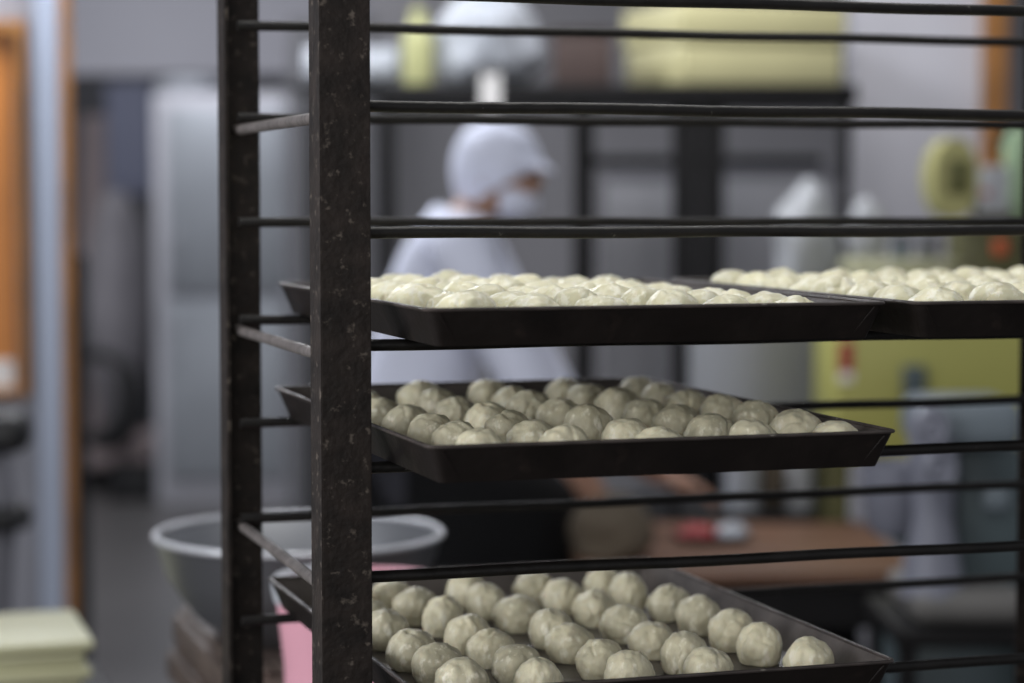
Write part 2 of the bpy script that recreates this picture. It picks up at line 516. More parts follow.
zsh = P(0, 84, YS).z
# steel sheets leaning behind the rack
for a, lab in (((606, 680, 172, 420), 'grey steel sheet standing left of the thick rack post'),
               ((726, 846, 168, 420), 'grey steel sheet standing right of the thick rack post')):
    pa, pb = P(a[0], 0, 7.3).x, P(a[1], 0, 7.3).x
    zt_ = P(0, a[2], 7.3).z
    t = thing('steel_sheet_stand', lab, 'panel', ((pa + pb) / 2, 7.3, 0))
    obj('sheet', B((0, 0, zt_ / 2), (pb - pa, 0.02, zt_)), M['cloth_grey'], t)
    obj('top_flange', B((0, -0.008, zt_ - 0.012), (pb - pa, 0.03, 0.024)), M['grey_machine'], t)

# pale yellow container on the shelving
th_ = math.radians(20)
cn = P(680, 82, YS + 0.03)
Ld, Wd = 0.515, 0.42
ux, uy = Vector((math.cos(th_), math.sin(th_), 0)), Vector((-math.sin(th_), math.cos(th_), 0))
cpos = Vector((cn.x, cn.y, zsh)) + ux * Ld / 2 + uy * Wd / 2
t = thing('yellow_container', 'pale yellow lidded plastic container on top of the dark shelving', 'container', cpos, th_)
hb = P(0, 40, YS).z - zsh
obj('body', B((0, 0, hb / 2), (Ld - 0.02, Wd - 0.02, hb), bev=0.012), M['yellow_plastic'], t)
obj('lid', B((0, 0, hb + 0.055), (Ld, Wd, 0.11), bev=0.014), M['yellow_plastic'], t)
# cartons left of it
c, s = pxbox(554, 612, 30, 84, YS + 0.06, 0.26)
t = thing('carton', 'dark brown carton beside the yellow container on the shelving', 'carton', (c.x, c.y, zsh))
obj('body', B((0, 0, s.z / 2), s, bev=0.003), M['carton'], t)
obj('flap', B((0, -0.02, s.z + 0.003), (s.x * 0.98, s.y * 0.9, 0.005)), M['carton'], t)
# white bag
c, s = pxbox(438, 545, -8, 84, YS + 0.08, 0.3)
t = thing('flour_bag', 'large white sagging bag lying on the dark shelving above the baker', 'bag', (c.x - 0.0, c.y, zsh))
bm = bmesh.new()
lump(bm, (-0.015, 0, 0.119), (0.15, 0.17, 0.15), 11, 0.22, 1.4, 4, -0.78)
obj('sack', bm, M['white_plastic'], t)
bm = bmesh.new()
lump(bm, (0.095, -0.02, 0.085), (0.06, 0.1, 0.05), 12, 0.3, 1.8, 3)
obj('tied_end', bm, M['white_plastic'], t)
# yellow bottle
c, s = pxbox(402, 434, 5, 70, YS + 0.12, 0.1)
t = thing('plastic_bottle', 'yellowish plastic bottle left of the large white bag on the shelving', 'bottle', (c.x, YS + 0.12, zsh))
bm = bmesh.new()
r = s.x / 2
lathe(bm, [(r * 0.9, 0), (r, 0.01), (r, 0.13), (r * 0.8, 0.16), (r * 0.45, 0.18)], n=24)
obj('body', bm, M['ochre'], t)
bm = bmesh.new()
lathe(bm, [(r * 0.5, 0.18), (r * 0.52, 0.21), (r * 0.3, 0.214)], n=20)
obj('cap', bm, M['ochre'], t)
# white roll at left
t = thing('paper_roll', 'white roll of paper lying on the shelving left of the yellowish bottle', 'roll', (P(345, 0, YS).x, YS + 0.25, zsh + 0.058))
bm = bmesh.new()
lathe(bm, [(0.056, -0.13), (0.057, -0.128), (0.057, 0.128), (0.056, 0.13)], n=28, rot=Matrix.Rotation(PI / 2, 4, 'Y'))
obj('roll_body', bm, M['white_plastic'], t)
bm = bmesh.new()
lathe(bm, [(0.02, -0.133), (0.02, 0.133)], n=16, rot=Matrix.Rotation(PI / 2, 4, 'Y'))
obj('core', bm, M['carton'], t)
# little shelf bracket extension so the roll is carried
c, s = pxbox(292, 382, 84, 90, YS, 0.5)
o = obj('wall_shelf', B(c, s, bev=0.003), M['dark_steel'])
bm = bmesh.new()
bm.from_mesh(o.data)
for k in (-1, 1):
    bx(bm, (c.x + k * s.x * 0.44, c.y + 0.2, zsh / 2 - 0.02), (0.03, 0.03, zsh - 0.03))
bm.to_mesh(o.data)
bm.free()
tag(o, 'narrow dark stand carrying the white paper roll', 'shelf')
# white tag
c, s = pxbox(481, 500, 72, 108, YS - 0.012, 0.006)
t = thing('hanging_tag', 'small white tag hanging on the shelf edge below the large white bag', 'tag', c)
obj('card', B((0, 0, 0), s), M['paper'], t)
obj('clip', B((0, 0.003, s.z / 2 - 0.004), (s.x * 0.5, 0.012, 0.012)), M['grey_machine'], t)

# ------------------------------------------------------------------ work table and things on it
zt = 0.70
xl, xr, yf, yk = 0.13, 0.82, 4.55, 5.27
t = thing('work_table', 'long dark work table with an orange brown board top', 'table', (xl, yf, 0))
obj('table_top', B(((xr - xl) / 2, (yk - yf) / 2, zt - 0.012), (xr - xl, yk - yf, 0.024), bev=0.004), M['board'], t)
obj('apron_frame', B(((xr - xl) / 2, (yk - yf) / 2, zt - 0.07), (xr - xl - 0.05, yk - yf - 0.05, 0.092)), M['dark_steel'], t)
for lx in (0.05, xr - xl - 0.05):
    for ly in (0.05, yk - yf - 0.05):
        obj('leg', B((lx, ly, (zt - 0.1) / 2), (0.05, 0.05, zt - 0.1)), M['dark_steel'], t)
obj('under_shelf', B(((xr - xl) / 2, (yk - yf) / 2, 0.25), (xr - xl - 0.1, yk - yf - 0.1, 0.03)), M['dark_steel'], t)
# dark crate stored on the under shelf
t = thing('storage_crate', 'black plastic crate stored under the work table', 'crate', (0.56, 4.8, 0.265))
bm = bmesh.new()
bx(bm, (0, 0, 0.13), (0.3, 0.36, 0.26), bev=0.012)
obj('body', bm, M['black'], t)
obj('lid', B((0, 0, 0.268), (0.31, 0.37, 0.016), bev=0.004), M['dark_steel'], t)
# red and white packet on a dark dish
pc = P(711, 534, 4.98)
t = thing('dark_dish', 'shallow dark oval dish on the orange brown table top', 'dish', (pc.x, pc.y, zt))
bm = bmesh.new()
lathe(bm, [(0.05, 0.0), (0.075, 0.004), (0.088, 0.016), (0.085, 0.017), (0.07, 0.007)], n=32)
bmesh.ops.scale(bm, vec=(1, 0.75, 1), verts=bm.verts)
obj('plate', bm, M['black'], t)
bm = bmesh.new()
lathe(bm, [(0.086, 0.0145), (0.0895, 0.0165), (0.086, 0.0185)], n=32, cap=False)
bmesh.ops.scale(bm, vec=(1, 0.75, 1), verts=bm.verts)
obj('dish_rim', bm, M['dark_steel'], t)
bm = bmesh.new()
lump(bm, (0, 0, 0), (0.045, 0.04, 0.02), 21, 0.15, 1.4, 3, -0.4)
o = obj('red_cloth', bm, M['red'])
o.location = (pc.x - 0.03, pc.y - 0.005, zt + 0.0155)
tag(o, 'small red folded cloth in the left half of the dark dish', 'cloth')
bm = bmesh.new()
lump(bm, (0, 0, 0), (0.036, 0.036, 0.022), 22, 0.12, 1.4, 3, -0.4)
o = obj('white_cloth', bm, M['white_plastic'])
o.location = (pc.x + 0.047, pc.y - 0.005, zt + 0.017)
tag(o, 'small white wad in the right half of the dark dish', 'cloth')

# low back counter with pot and buckets
YC = 5.38
zc = P(0, 516, YC).z
xa, xb = P(690, 0, YC).x, P(820, 0, YC).x
t = thing('back_counter', 'low dark counter behind the work table', 'counter', ((xa + xb) / 2, YC + 0.17, 0))
obj('counter_top', B((0, 0, zc - 0.015), (xb - xa, 0.34, 0.03), bev=0.004), M['dark_steel'], t)
obj('body', B((0, 0.01, (zc - 0.03) / 2), (xb - xa - 0.03, 0.30, zc - 0.03)), M['black'], t)


def bucket(px, w, pyt, m, lab, yy, name='bucket'):
    zt_ = P(0, pyt, yy).z
    r_ = w / 2 / FPX * yy
    t_ = thing(name, lab, 'bucket', (P(px, 0, yy).x, yy, zc))
    h_ = zt_ - zc
    b_ = bmesh.new()
    lathe(b_, [(r_ * 0.88, 0), (r_ * 0.9, 0.006), (r_, h_ * 0.97), (r_ * 1.04, h_ * 0.975), (r_ * 1.04, h_), (r_ * 0.95, h_), (r_ * 0.84, 0.02)], n=32)
    obj('body', b_, m, t_)
    b_ = bmesh.new()
    lathe(b_, [(r_ * 1.06, h_ * 0.97), (r_ * 1.07, h_ * 1.03), (r_ * 0.6, h_ * 1.05)], n=32)
    obj('lid', b_, m, t_)
    return t_


bucket(746, 36, 440, M['white_plastic'], 'tall white bucket on the low counter behind the table', YC + 0.12)
bucket(803, 30, 452, M['greybox'], 'grey white pail on the low counter right of the tan sack', YC + 0.12)
bm = bmesh.new()
lump(bm, (0, 0, 0), (0.036, 0.06, 0.09), 31, 0.2, 1.5, 3, -0.7)
o = obj('tan_sack', bm, M['tan'])
o.location = (P(777, 0, YC + 0.15).x, YC + 0.15, zc + 0.068)
tag(o, 'small tan sack on the low counter between the white bucket and grey pail', 'sack')

# large grey steel drum
YD = 5.83
t = thing('steel_drum', 'large smooth grey metal drum behind the rack, left of the yellow-green machine', 'drum', (P(766, 0, YD).x, YD + 0.17, 0))
rd = 68 / FPX * (YD + 0.17)
zb_, zt_ = P(0, 452, YD).z, P(0, 296, YD).z
bm = bmesh.new()
lathe(bm, [(rd * 0.97, zb_), (rd, zb_ + 0.02), (rd, zt_ - 0.02), (rd * 1.02, zt_ - 0.004), (rd * 0.96, zt_), (rd * 0.5, zt_)], n=48)
obj('shell', bm, M['greybox'], t)
bm = bmesh.new()
for k in range(3):
    a = 2 * PI * k / 3 + 0.5
    bx(bm, (rd * 0.75 * math.cos(a), rd * 0.75 * math.sin(a), zb_ / 2), (0.04, 0.04, zb_))
bx(bm, (0, 0, 0.1), (0.3, 0.3, 0.03))
obj('stand', bm, M['dark_steel'], t)
bm = bmesh.new()
lathe(bm, [(rd * 1.03, zt_ - 0.012), (rd * 1.04, zt_), (rd * 1.03, zt_ + 0.012)], n=48, cap=False)
obj('rim_band', bm, M['steel'], t)
zdrum = zt_

# ------------------------------------------------------------------ yellow-green machine
YG = 5.30
xg0, xg1 = P(829, 0, YG).x, P(1052, 0, YG).x
t = thing('dough_machine', 'large yellow-green enamelled dough machine with an oval head at the right', 'machine', ((xg0 + xg1) / 2, YG + 0.2, 0))
org = t.location
z0_, z1_ = P(0, 462, YG).z, P(0, 316, YG).z
c, s = pxbox(837, 1052, 316, 462, YG, 0.4, org)
obj('body', B(c, s, bev=0.015), M['ygreen'], t)
for sx in (-1, 1):
    for sy in (0.04, 0.36):
        obj('leg', B((sx * s.x * 0.44, sy - 0.2, z0_ / 2), (0.05, 0.05, z0_)), M['ygreen_dark'], t)
c, s = pxbox(839, 853, 342, 372, YG - 0.004, 0.006, org)
lb = obj('warning_label', B(c, s), M['red'], t)
lb['label'] = 'red warning label'
c2, s2 = pxbox(839, 853, 372, 382, YG - 0.004, 0.006, org)
obj('label_foot', B(c2, s2), M['paper'], lb)
c, s = pxbox(904, 926, 366, 400, YG - 0.03, 0.035, org)
obj('switch_box', B(c, s, bev=0.005), M['mixer_dark'], t)
# round cream table top above the body
ct = P(903, 266, YG + 0.2) - org
rt_ = 62 / FPX * (YG + 0.2)
bm = bmesh.new()
lathe(bm, [(rt_ * 0.96, ct.z - 0.018), (rt_, ct.z - 0.012), (rt_, ct.z + 0.012), (rt_ * 0.97, ct.z + 0.017)], (ct.x, 0, 0), 48)
obj('round_table_top', bm, M['cream'], t)
bm = bmesh.new()
lathe(bm, [(0.06, z1_ - 0.01), (0.05, ct.z - 0.017)], (ct.x, 0, 0), 24)
obj('pedestal', bm, M['ygreen_dark'], t)
# column and head
c, s = pxbox(962, 1034, 226, 318, YG + 0.12, 0.2, org)
obj('column', B(c, s, bev=0.02), M['ygreen_dark'], t)
hc = P(956, 178, YG + 0.05) - org
bm = bmesh.new()
hw, hh = 23 / FPX * YG, 41 / FPX * YG
poly = [(hw * math.cos(2 * PI * k / 36), hh * math.sin(2 * PI * k / 36)) for k in range(36)]
prism(bm, poly, 0, 0.16, Matrix.Translation((hc.x, hc.y + 0.16, hc.z)) @ Matrix.Rotation(PI / 2, 4, 'X') @ Matrix.Rotation(0, 4, 'Z'))
hd = obj('oval_head', bm, M['ygreen_pale'], t)
bm = bmesh.new()
bx(bm, (hc.x + 0.006, hc.y - 0.002, hc.z + 0.002), (hw * 1.05, 0.006, hh * 0.86), bev=0.002)
obj('name_plate', bm, M['plate'], hd)
bm = bmesh.new()
tube(bm, [(hc.x + 0.03, hc.y + 0.1, hc.z - 0.01), (hc.x + 0.09, hc.y + 0.12, hc.z - 0.03), (hc.x + 0.12, hc.y + 0.14, hc.z - 0.1)], [0.05, 0.045, 0.05], 16)
obj('neck', bm, M['ygreen_dark'], t)
c, s = pxbox(980, 1010, 166, 214, YG + 0.03, 0.1, org)
cb = obj('control_box', B(c, s, bev=0.006), M['greybox'], t)
bm = bmesh.new()
pb_ = P(985, 193, YG + 0.03) - org
lathe(bm, [(0.008, 0), (0.008, 0.012), (0.006, 0.014)], pb_ + Vector((0, 0.001, 0)), 16, Matrix.Rotation(PI / 2, 4, 'X'))
obj('button', bm, M['red'], cb)
bm = bmesh.new()
tube(bm, [P(998, 170, YG + 0.06) - org, P(996, 150, YG + 0.06) - org, P(1004, 132, YG + 0.07) - org, P(1007, 118, YG + 0.09) - org], 0.009)
obj('cable', bm, M['dark_steel'], cb)
bm = bmesh.new()
bx(bm, P(1000, 247, YG + 0.04) - org, (0.03, 0.05, 0.04), bev=0.01)
obj('lever_grip', bm, M['orange_red'], t)
c, s = pxbox(1012, 1052, 128, 226, YG + 0.26, 0.12, org)
obj('rear_housing', B(c, s, bev=0.02), M['green_pale'], t)

# things on the round cream table top
zr = ct.z + 0.017
bags = (('bag_shape', 806, 32, 186, 41, 5.97, zdrum, 'puffy greyish white plastic bag on top of the grey metal drum'),
        ('bag_shape', 866, 20, 200, 42, YG + 0.2, zr, 'small greyish white plastic bag on the cream round top beside the jar'))
for nm, px, w, pyt, sd, yb_, zb3, lab in bags:
    pp = P(px, 255, yb_)
    h_ = P(0, pyt, yb_).z - zb3
    bm = bmesh.new()
    lump(bm, (0, 0, 0), (w / FPX * yb_, 0.06, h_ * 0.58), sd, 0.22, 1.7, 4, -0.7)
    o = obj(nm, bm, M['greybox'])
    o.location = (pp.x, yb_, zb3 + h_ * 0.425)
    tag(o, lab, 'bag')
pp = P(901, 255, YG + 0.12)
t = thing('small_jar', 'small dark jar on the cream round top right of the bags', 'jar', (pp.x, YG + 0.12, zr))
bm = bmesh.new()
lathe(bm, [(0.018, 0), (0.019, 0.004), (0.019, 0.04), (0.014, 0.048)], n=20)
obj('body', bm, M['mixer_dark'], t)
bm = bmesh.new()
lathe(bm, [(0.016, 0.046), (0.016, 0.06), (0.013, 0.062)], n=20)
obj('lid', bm, M['black'], t)
pp = P(928, 255, YG + 0.12)
t = thing('steel_cup', 'grey steel cup on the cream round top below the oval head', 'cup', (pp.x, YG + 0.12, zr))
bm = bmesh.new()
lathe(bm, [(0.022, 0), (0.023, 0.003), (0.028, 0.062), (0.026, 0.062), (0.021, 0.008)], n=24)
obj('body', bm, M['steel'], t)
bm = bmesh.new()
tube(bm, [(0.025, 0, 0.052), (0.044, 0, 0.05), (0.044, 0, 0.018), (0.024, 0, 0.014)], 0.003)
obj('handle', bm, M['steel'], t)

# ------------------------------------------------------------------ pale lilac mixer at right
YM = 4.0
zb_ = P(0, 628, YM).z
t = thing('planetary_mixer', 'pale lilac and grey planetary mixer standing at the right', 'mixer', (P(962, 0, YM).x + 0.014, YM + 0.15, zb_))
org = t.location.copy()
org.x -= 0.014
bm = bmesh.new()
c, s = pxbox(905, 1022, 592, 627, YM, 0.3, org)
bx(bm, c, s, bev=0.025, seg=3)
obj('base', bm, M['mixer_base'], t)
bm = bmesh.new()
ca = P(937, 0, YM).x - org.x
zz = [P(0, v, YM).z - org.z for v in (600, 570, 520, 480, 440, 415)]
prof = [(0.058, zz[0]), (0.05, zz[1]), (0.036, zz[2]), (0.04, zz[3]), (0.046, zz[4]), (0.042, zz[5])]
lathe(bm, prof, (ca, -0.09, 0), 28)
obj('column', bm, M['mixer'], t)
c, s = pxbox(950, 1016, 448, 600, YM + 0.1, 0.18, org)
obj('rear_housing', B(c, s, bev=0.012), M['mixer_dark'], t)
c, s = pxbox(912, 1016, 402, 450, YM + 0.02, 0.22, org)
obj('head', B(c, s, bev=0.025, seg=3), M['mixer_head'], t)
for a in ((923, 428), (932, 470)):
    pc = P(a[0], a[1], YM - 0.01) - org
    bm = bmesh.new()
    pts = [(pc.x + 0.024 * math.cos(2 * PI * k / 20), pc.y, pc.z + 0.03 * math.sin(2 * PI * k / 20)) for k in range(21)]
    tube(bm, pts, 0.008, 8)
    lathe(bm, [(0.014, -0.03), (0.014, 0.004)], (pc.x, pc.y, pc.z), 16, Matrix.Rotation(PI / 2, 4, 'X'))
    obj('hand_wheel', bm, M['mixer'], t)
bm = bmesh.new()
pc = P(886, 500, YM + 0.1) - org
rb = 0.062
zb2 = P(0, 520, YM).z - org.z
lathe(bm, [(rb * 0.6, zb2 - 0.05), (rb * 0.85, zb2 - 0.03), (rb, zb2 + 0.05), (rb * 1.05, zb2 + 0.085), (rb * 0.98, zb2 + 0.085), (rb * 0.9, zb2 + 0.03)], (ca - 0.05, 0.02, 0), 32)
obj('bowl', bm, M['mixer'], t)
bm = bmesh.new()
tube(bm, [(ca + 0.02, 0.0, zz[1]), (ca - 0.03, 0.01, zz[1] + 0.03), (ca - 0.05, 0.02, zb2 - 0.045)], 0.016)
obj('bowl_arm', bm, M['mixer_dark'], t)
bm = bmesh.new()
bx(bm, P(988, 498, YM + 0.09) - org, (0.05, 0.03, 0.045), bev=0.012)
obj('speed_lever', bm, M['mixer_head'], t)
# dark cart under the mixer
t = thing('mixer_cart', 'dark metal cart under the pale mixer', 'cart', (org.x + 0.02, org.y, 0))
obj('cart_top', B((0, 0, zb_ - 0.015), (0.25, 0.36, 0.03), bev=0.004), M['dark_steel'], t)
for sx in (-1, 1):
    for sy in (-1, 1):
        obj('leg', B((sx * 0.105, sy * 0.16, (zb_ - 0.03) / 2), (0.03, 0.03, zb_ - 0.03)), M['dark_steel'], t)
obj('drawer_case', B((0, 0.02, zb_ - 0.16), (0.20, 0.28, 0.26), bev=0.004), M['mixer_dark'], t)

# ------------------------------------------------------------------ the baker
def skin(name, verts, edges, radii, root, material, parent=None, sub=2):
    me = bpy.data.meshes.new(name + '_net')
    me.from_pydata([tuple(v) for v in verts], edges, [])
    o = bpy.data.objects.new(name + '_net', me)
    COL.objects.link(o)
    m = o.modifiers.new('Skin', 'SKIN')
    m.use_smooth_shade = True
    for i, r_ in enumerate(radii):
        r2 = r_ if isinstance(r_, tuple) else (r_, r_)
        me.skin_vertices[0].data[i].radius = r2
        me.skin_vertices[0].data[i].use_root = (i == root)
    s_ = o.modifiers.new('Sub', 'SUBSURF')
    s_.levels = s_.render_levels = sub
    dg = bpy.context.evaluated_depsgraph_get()
    dg.update()
    nm = bpy.data.meshes.new_from_object(o.evaluated_get(dg))
    bpy.data.objects.remove(o)
    nm.name = name
    nm.materials.clear()
    nm.materials.append(material)
    nm.shade_smooth()
    n = bpy.data.objects.new(name, nm)
    COL.objects.link(n)
    if parent is not None:
        n.parent = parent
    return n


YP = 5.0
pelvis = P(418, 432, YP)
PX = Vector((pelvis.x, YP, 0))
person = None


def L(v):
    return Vector(v) - PX


hipz = pelvis.z
chest = P(440, 292, YP)
neckb = P(470, 224, YP)
headc = P(499, 174, YP)
ns_y, fs_y = YP - 0.17, YP + 0.17
nsh = P(455, 240, ns_y); fsh = P(470, 240, fs_y)
nel = Vector((0.04, YP - 0.2, 1.03)); fel = Vector((0.10, YP + 0.18, 1.0))
nwr = Vector((0.19, YP - 0.14, 0.795)); fwr = Vector((0.32, YP + 0.13, 0.835))
V = [L(pelvis), L(pelvis + Vector((0.0, 0, 0.10))), L(chest), L(neckb + Vector((-0.02, 0, -0.03))), L(neckb + Vector((0.015, 0, 0.03))),
     L(headc + Vector((0, 0, -0.045))), L(headc + Vector((0, 0, 0.03)))]
Rr = [0.075, 0.08, 0.10, 0.06, 0.048, (0.066, 0.06), (0.075, 0.07)]
Eg = [(0, 1), (1, 2), (2, 3), (3, 4), (4, 5), (5, 6)]


def chain(start, pts, rad):
    a = start
    for p, r_ in zip(pts, rad):
        V.append(Vector(p)); Rr.append(r_)
        Eg.append((a, len(V) - 1)); a = len(V) - 1
    return a


def hand(wi, wpos, dirv, sidev, upv):
    """palm and five fingers rooted in the palm"""
    d, s_, u = dirv.normalized(), sidev.normalized(), upv.normalized()
    palm = wpos + d * 0.05
    pi_ = chain(wi, [L(palm)], [(0.034, 0.017)])
    for k, ln in zip((-1.5, -0.5, 0.5, 1.5), (0.065, 0.075, 0.072, 0.058)):
        b0 = palm + d * 0.04 + s_ * (k * 0.019)
        chain(pi_, [L(b0), L(b0 + d * ln * 0.55 - u * 0.006), L(b0 + d * ln * 0.9 - u * 0.03)], [0.009, 0.0085, 0.0075])
    tb = wpos + d * 0.03 + s_ * 0.036
    chain(pi_, [L(tb), L(tb + d * 0.03 + s_ * 0.014 - u * 0.01), L(tb + d * 0.055 + s_ * 0.008 - u * 0.022)], [0.011, 0.010, 0.008])


ni = chain(3, [L(nsh), L((nsh + nel) / 2), L(nel), L((nel + nwr) / 2), L(nwr)], [0.045, 0.044, 0.041, 0.039, (0.03, 0.024)])
hand(ni, nwr, nwr - nel + Vector((0.03, 0, 0.1)), Vector((0, 1, 0.1)), Vector((0.3, 0, 1)))
fi = chain(3, [L(fsh), L((fsh + fel) / 2), L(fel), L((fel + fwr) / 2), L(fwr)], [0.045, 0.044, 0.041, 0.039, (0.03, 0.024)])
hand(fi, fwr, fwr - fel + Vector((0.03, 0, 0.08)), Vector((0, -1, 0.1)), Vector((0.3, 0, 1)))
for sy, fx in ((-0.095, 0.0), (0.095, 0.10)):
    hx = pelvis + Vector((0, sy, -0.05))
    kn = Vector((pelvis.x + 0.03 + fx * 0.5, YP + sy * 1.05, 0.50))
    an = Vector((pelvis.x - 0.02 + fx, YP + sy * 1.1, 0.085))
    chain(0, [L(hx), L((hx + kn) / 2), L(kn), L((kn + an) / 2 + Vector((-0.01, 0, 0.03))), L(an), L(an + Vector((0.08, 0, -0.04))), L(an + Vector((0.16, 0, -0.055)))],
          [0.062, 0.07, 0.056, 0.055, 0.038, 0.036, 0.024])
person = skin('person', V, Eg, Rr, 0, M['skin'])
person.location = PX
tag(person, 'person in white cap, mask and jacket with black apron bending over the work table', 'person')
# head shape: nose, ears, eyes, brow
hd_l = L(headc)
fdir = Vector((0.93, -0.30, -0.20)).normalized()
sdir = Vector((0.30, 0.93, 0)).normalized()
bm = bmesh.new()
r_ = bmesh.ops.create_icosphere(bm, subdivisions=4, radius=1)
udir = sdir.cross(fdir) * -1
udir = fdir.cross(sdir).normalized()
if udir.z < 0:
    udir = -udir
for v in r_['verts']:
    a, b_, c_ = v.co
    jaw = 1 - 0.22 * max(0, -c_)
    v.co = hd_l + fdir * (a * 0.086 * jaw + (0.012 if (a > 0.9 and abs(c_ + 0.12) < 0.25) else 0)) + sdir * (b_ * 0.068 * jaw) + udir * (c_ * 0.104)
obj('face', bm, M['skin'], person)
for sg in (-1, 1):
    bm = bmesh.new()
    lump(bm, hd_l + fdir * 0.075 + sdir * (sg * 0.030) + udir * 0.012, (0.012, 0.012, 0.008), 1, 0.0, 1, 2)
    obj('eye', bm, M['eye'], person)
    bm = bmesh.new()
    lump(bm, hd_l + sdir * (sg * 0.069) - fdir * 0.005 - udir * 0.01, (0.018, 0.01, 0.03), 2, 0.1, 1, 2)
    obj('ear', bm, M['skin'], person)
    bm = bmesh.new()
    lump(bm, hd_l + fdir * 0.078 + sdir * (sg * 0.030) + udir * 0.034, (0.014, 0.018, 0.005), 1, 0.0, 1, 2)
    obj('eyebrow', bm, M['hair'], person)
# mask
bm = bmesh.new()
for v in bmesh.ops.create_icosphere(bm, subdivisions=4, radius=1)['verts']:
    a, b_, c_ = v.co
    p = hd_l + fdir * (0.014 + a * 0.084) + sdir * (b_ * 0.074) + udir * (-0.052 + c_ * 0.05)
    v.co = p
bmesh.ops.bisect_plane(bm, geom=bm.verts[:] + bm.edges[:] + bm.faces[:], plane_co=hd_l + fdir * 0.035, plane_no=fdir, clear_inner=True)
mk = obj('face_mask', bm, M['white_cloth'], person)
bm = bmesh.new()
for sg in (-1, 1):
    tube(bm, [hd_l + fdir * 0.05 + sdir * (sg * 0.068) - udir * 0.03, hd_l + sdir * (sg * 0.079) - udir * 0.02, hd_l - fdir * 0.02 + sdir * (sg * 0.078) - udir * 0.03], 0.0025, 6)
obj('ear_loop', bm, M['white_cloth'], mk)
# cap: puffed crown, band, visor
bm = bmesh.new()
for v in bmesh.ops.create_icosphere(bm, subdivisions=4, radius=1)['verts']:
    a, b_, c_ = v.co
    k = 1 + 0.05 * noise.noise(v.co * 2.2)
    v.co = hd_l - fdir * 0.012 + udir * 0.032 + (fdir * (a * 0.097) + sdir * (b_ * 0.084) + udir * (c_ * (0.084 if c_ > 0 else 0.155))) * k
bmesh.ops.bisect_plane(bm, geom=bm.verts[:] + bm.edges[:] + bm.faces[:], plane_co=hd_l + udir * 0.022 + fdir * 0.080, plane_no=(udir * 0.76 - fdir * 0.65).normalized(), clear_inner=True)
cap = obj('cap', bm, M['white_cloth'], person)
bm = bmesh.new()
ring = []
for k in range(15):
    a = -1.25 + 2.5 * k / 14
    i_ = hd_l + udir * 0.046 + fdir * (0.082 * math.cos(a)) + sdir * (0.074 * math.sin(a))
    o_ = hd_l + udir * 0.030 + fdir * (0.082 * math.cos(a) + 0.036 * math.cos(a) ** 0.5 if abs(a) < PI / 2 else 0) + sdir * (0.074 * math.sin(a))
    ring.append((i_, o_))
vs = [(bm.verts.new(i_ + udir * 0.004), bm.verts.new(o_ + udir * 0.002), bm.verts.new(o_ - udir * 0.002), bm.verts.new(i_ - udir * 0.004)) for i_, o_ in ring]
for a, b_ in zip(vs, vs[1:]):
    for j in range(4):
        bm.faces.new((a[j], a[(j + 1) % 4], b_[(j + 1) % 4], b_[j]))
obj('visor', bm, M['white_cloth'], cap)
# jacket, trousers, apron, shoes follow the body
jv = [L(pelvis + Vector((-0.005, 0, -0.10))), L(pelvis + Vector((0, 0, 0.10))), L(chest), L(neckb + Vector((-0.02, 0, -0.03))), L(neckb + Vector((0.004, 0, 0.0))),
      L(nsh), L((nsh + nel) / 2), L(nel), L(nel + (nwr - nel) * 0.12), L(fsh), L((fsh + fel) / 2), L(fel), L(fel + (fwr - fel) * 0.12)]
jr = [0.165, 0.142, 0.130, 0.098, 0.082, 0.070, 0.062, 0.055, 0.050, 0.070, 0.062, 0.055, 0.050]
je = [(0, 1), (1, 2), (2, 3), (3, 4), (3, 5), (5, 6), (6, 7), (7, 8), (3, 9), (9, 10), (10, 11), (11, 12)]
skin('jacket', jv, je, jr, 0, M['white_cloth'], person)
tv, tr, te = [L(pelvis + Vector((0, 0, 0.02)))], [0.136], []
for sy, fx in ((-0.095, 0.0), (0.095, 0.10)):
    hx = pelvis + Vector((0, sy, -0.06))
    kn = Vector((pelvis.x + 0.03 + fx * 0.5, YP + sy * 1.05, 0.50))
    an = Vector((pelvis.x - 0.02 + fx, YP + sy * 1.1, 0.11))
    b0 = len(tv)
    tv += [L(hx), L((hx + kn) / 2), L(kn), L((kn + an) / 2), L(an)]
    tr += [0.104, 0.095, 0.076, 0.07, 0.062]
    te += [(0, b0), (b0, b0 + 1), (b0 + 1, b0 + 2), (b0 + 2, b0 + 3), (b0 + 3, b0 + 4)]
    bm = bmesh.new()
    lump(bm, L(an + Vector((0.055, 0, -0.062))), (0.135, 0.052, 0.058), 3, 0.06, 1, 3, -0.8)
    obj('shoe', bm, M['black'], person)
skin('trousers', tv, te, tr, 0, M['trousers'], person)
# apron: wrap-round skirt hanging from the waist, with a bib on the chest side
bm = bmesh.new()
n_, rows = 28, 12
grid = []
ztop, zbot = hipz + 0.0, 0.42
for j in range(rows + 1):
    f_ = j / rows
    row = []
    for k in range(n_ + 1):
        a = -2.35 + 4.7 * k / n_
        rx = 0.185 + 0.075 * min(1, f_ * 4) + 0.015 * f_ + 0.012 * math.sin(a * 7) * f_
        ry = 0.19 + 0.045 * f_ + 0.012 * math.sin(a * 7) * f_
        row.append(bm.verts.new(L((pelvis.x + 0.012 + 0.075 * min(1, f_ * 4) + rx * math.cos(a), YP + ry * math.sin(a), ztop + (zbot - ztop) * f_))))
    grid.append(row)
for a, b_ in zip(grid, grid[1:]):
    for k in range(n_):
        bm.faces.new((a[k], a[k + 1], b_[k + 1], b_[k]))
bmesh.ops.solidify(bm, geom=bm.faces[:], thickness=0.004)
ap = obj('apron', bm, M['apron'], person)
bm = bmesh.new()
for k in range(40):
    pass
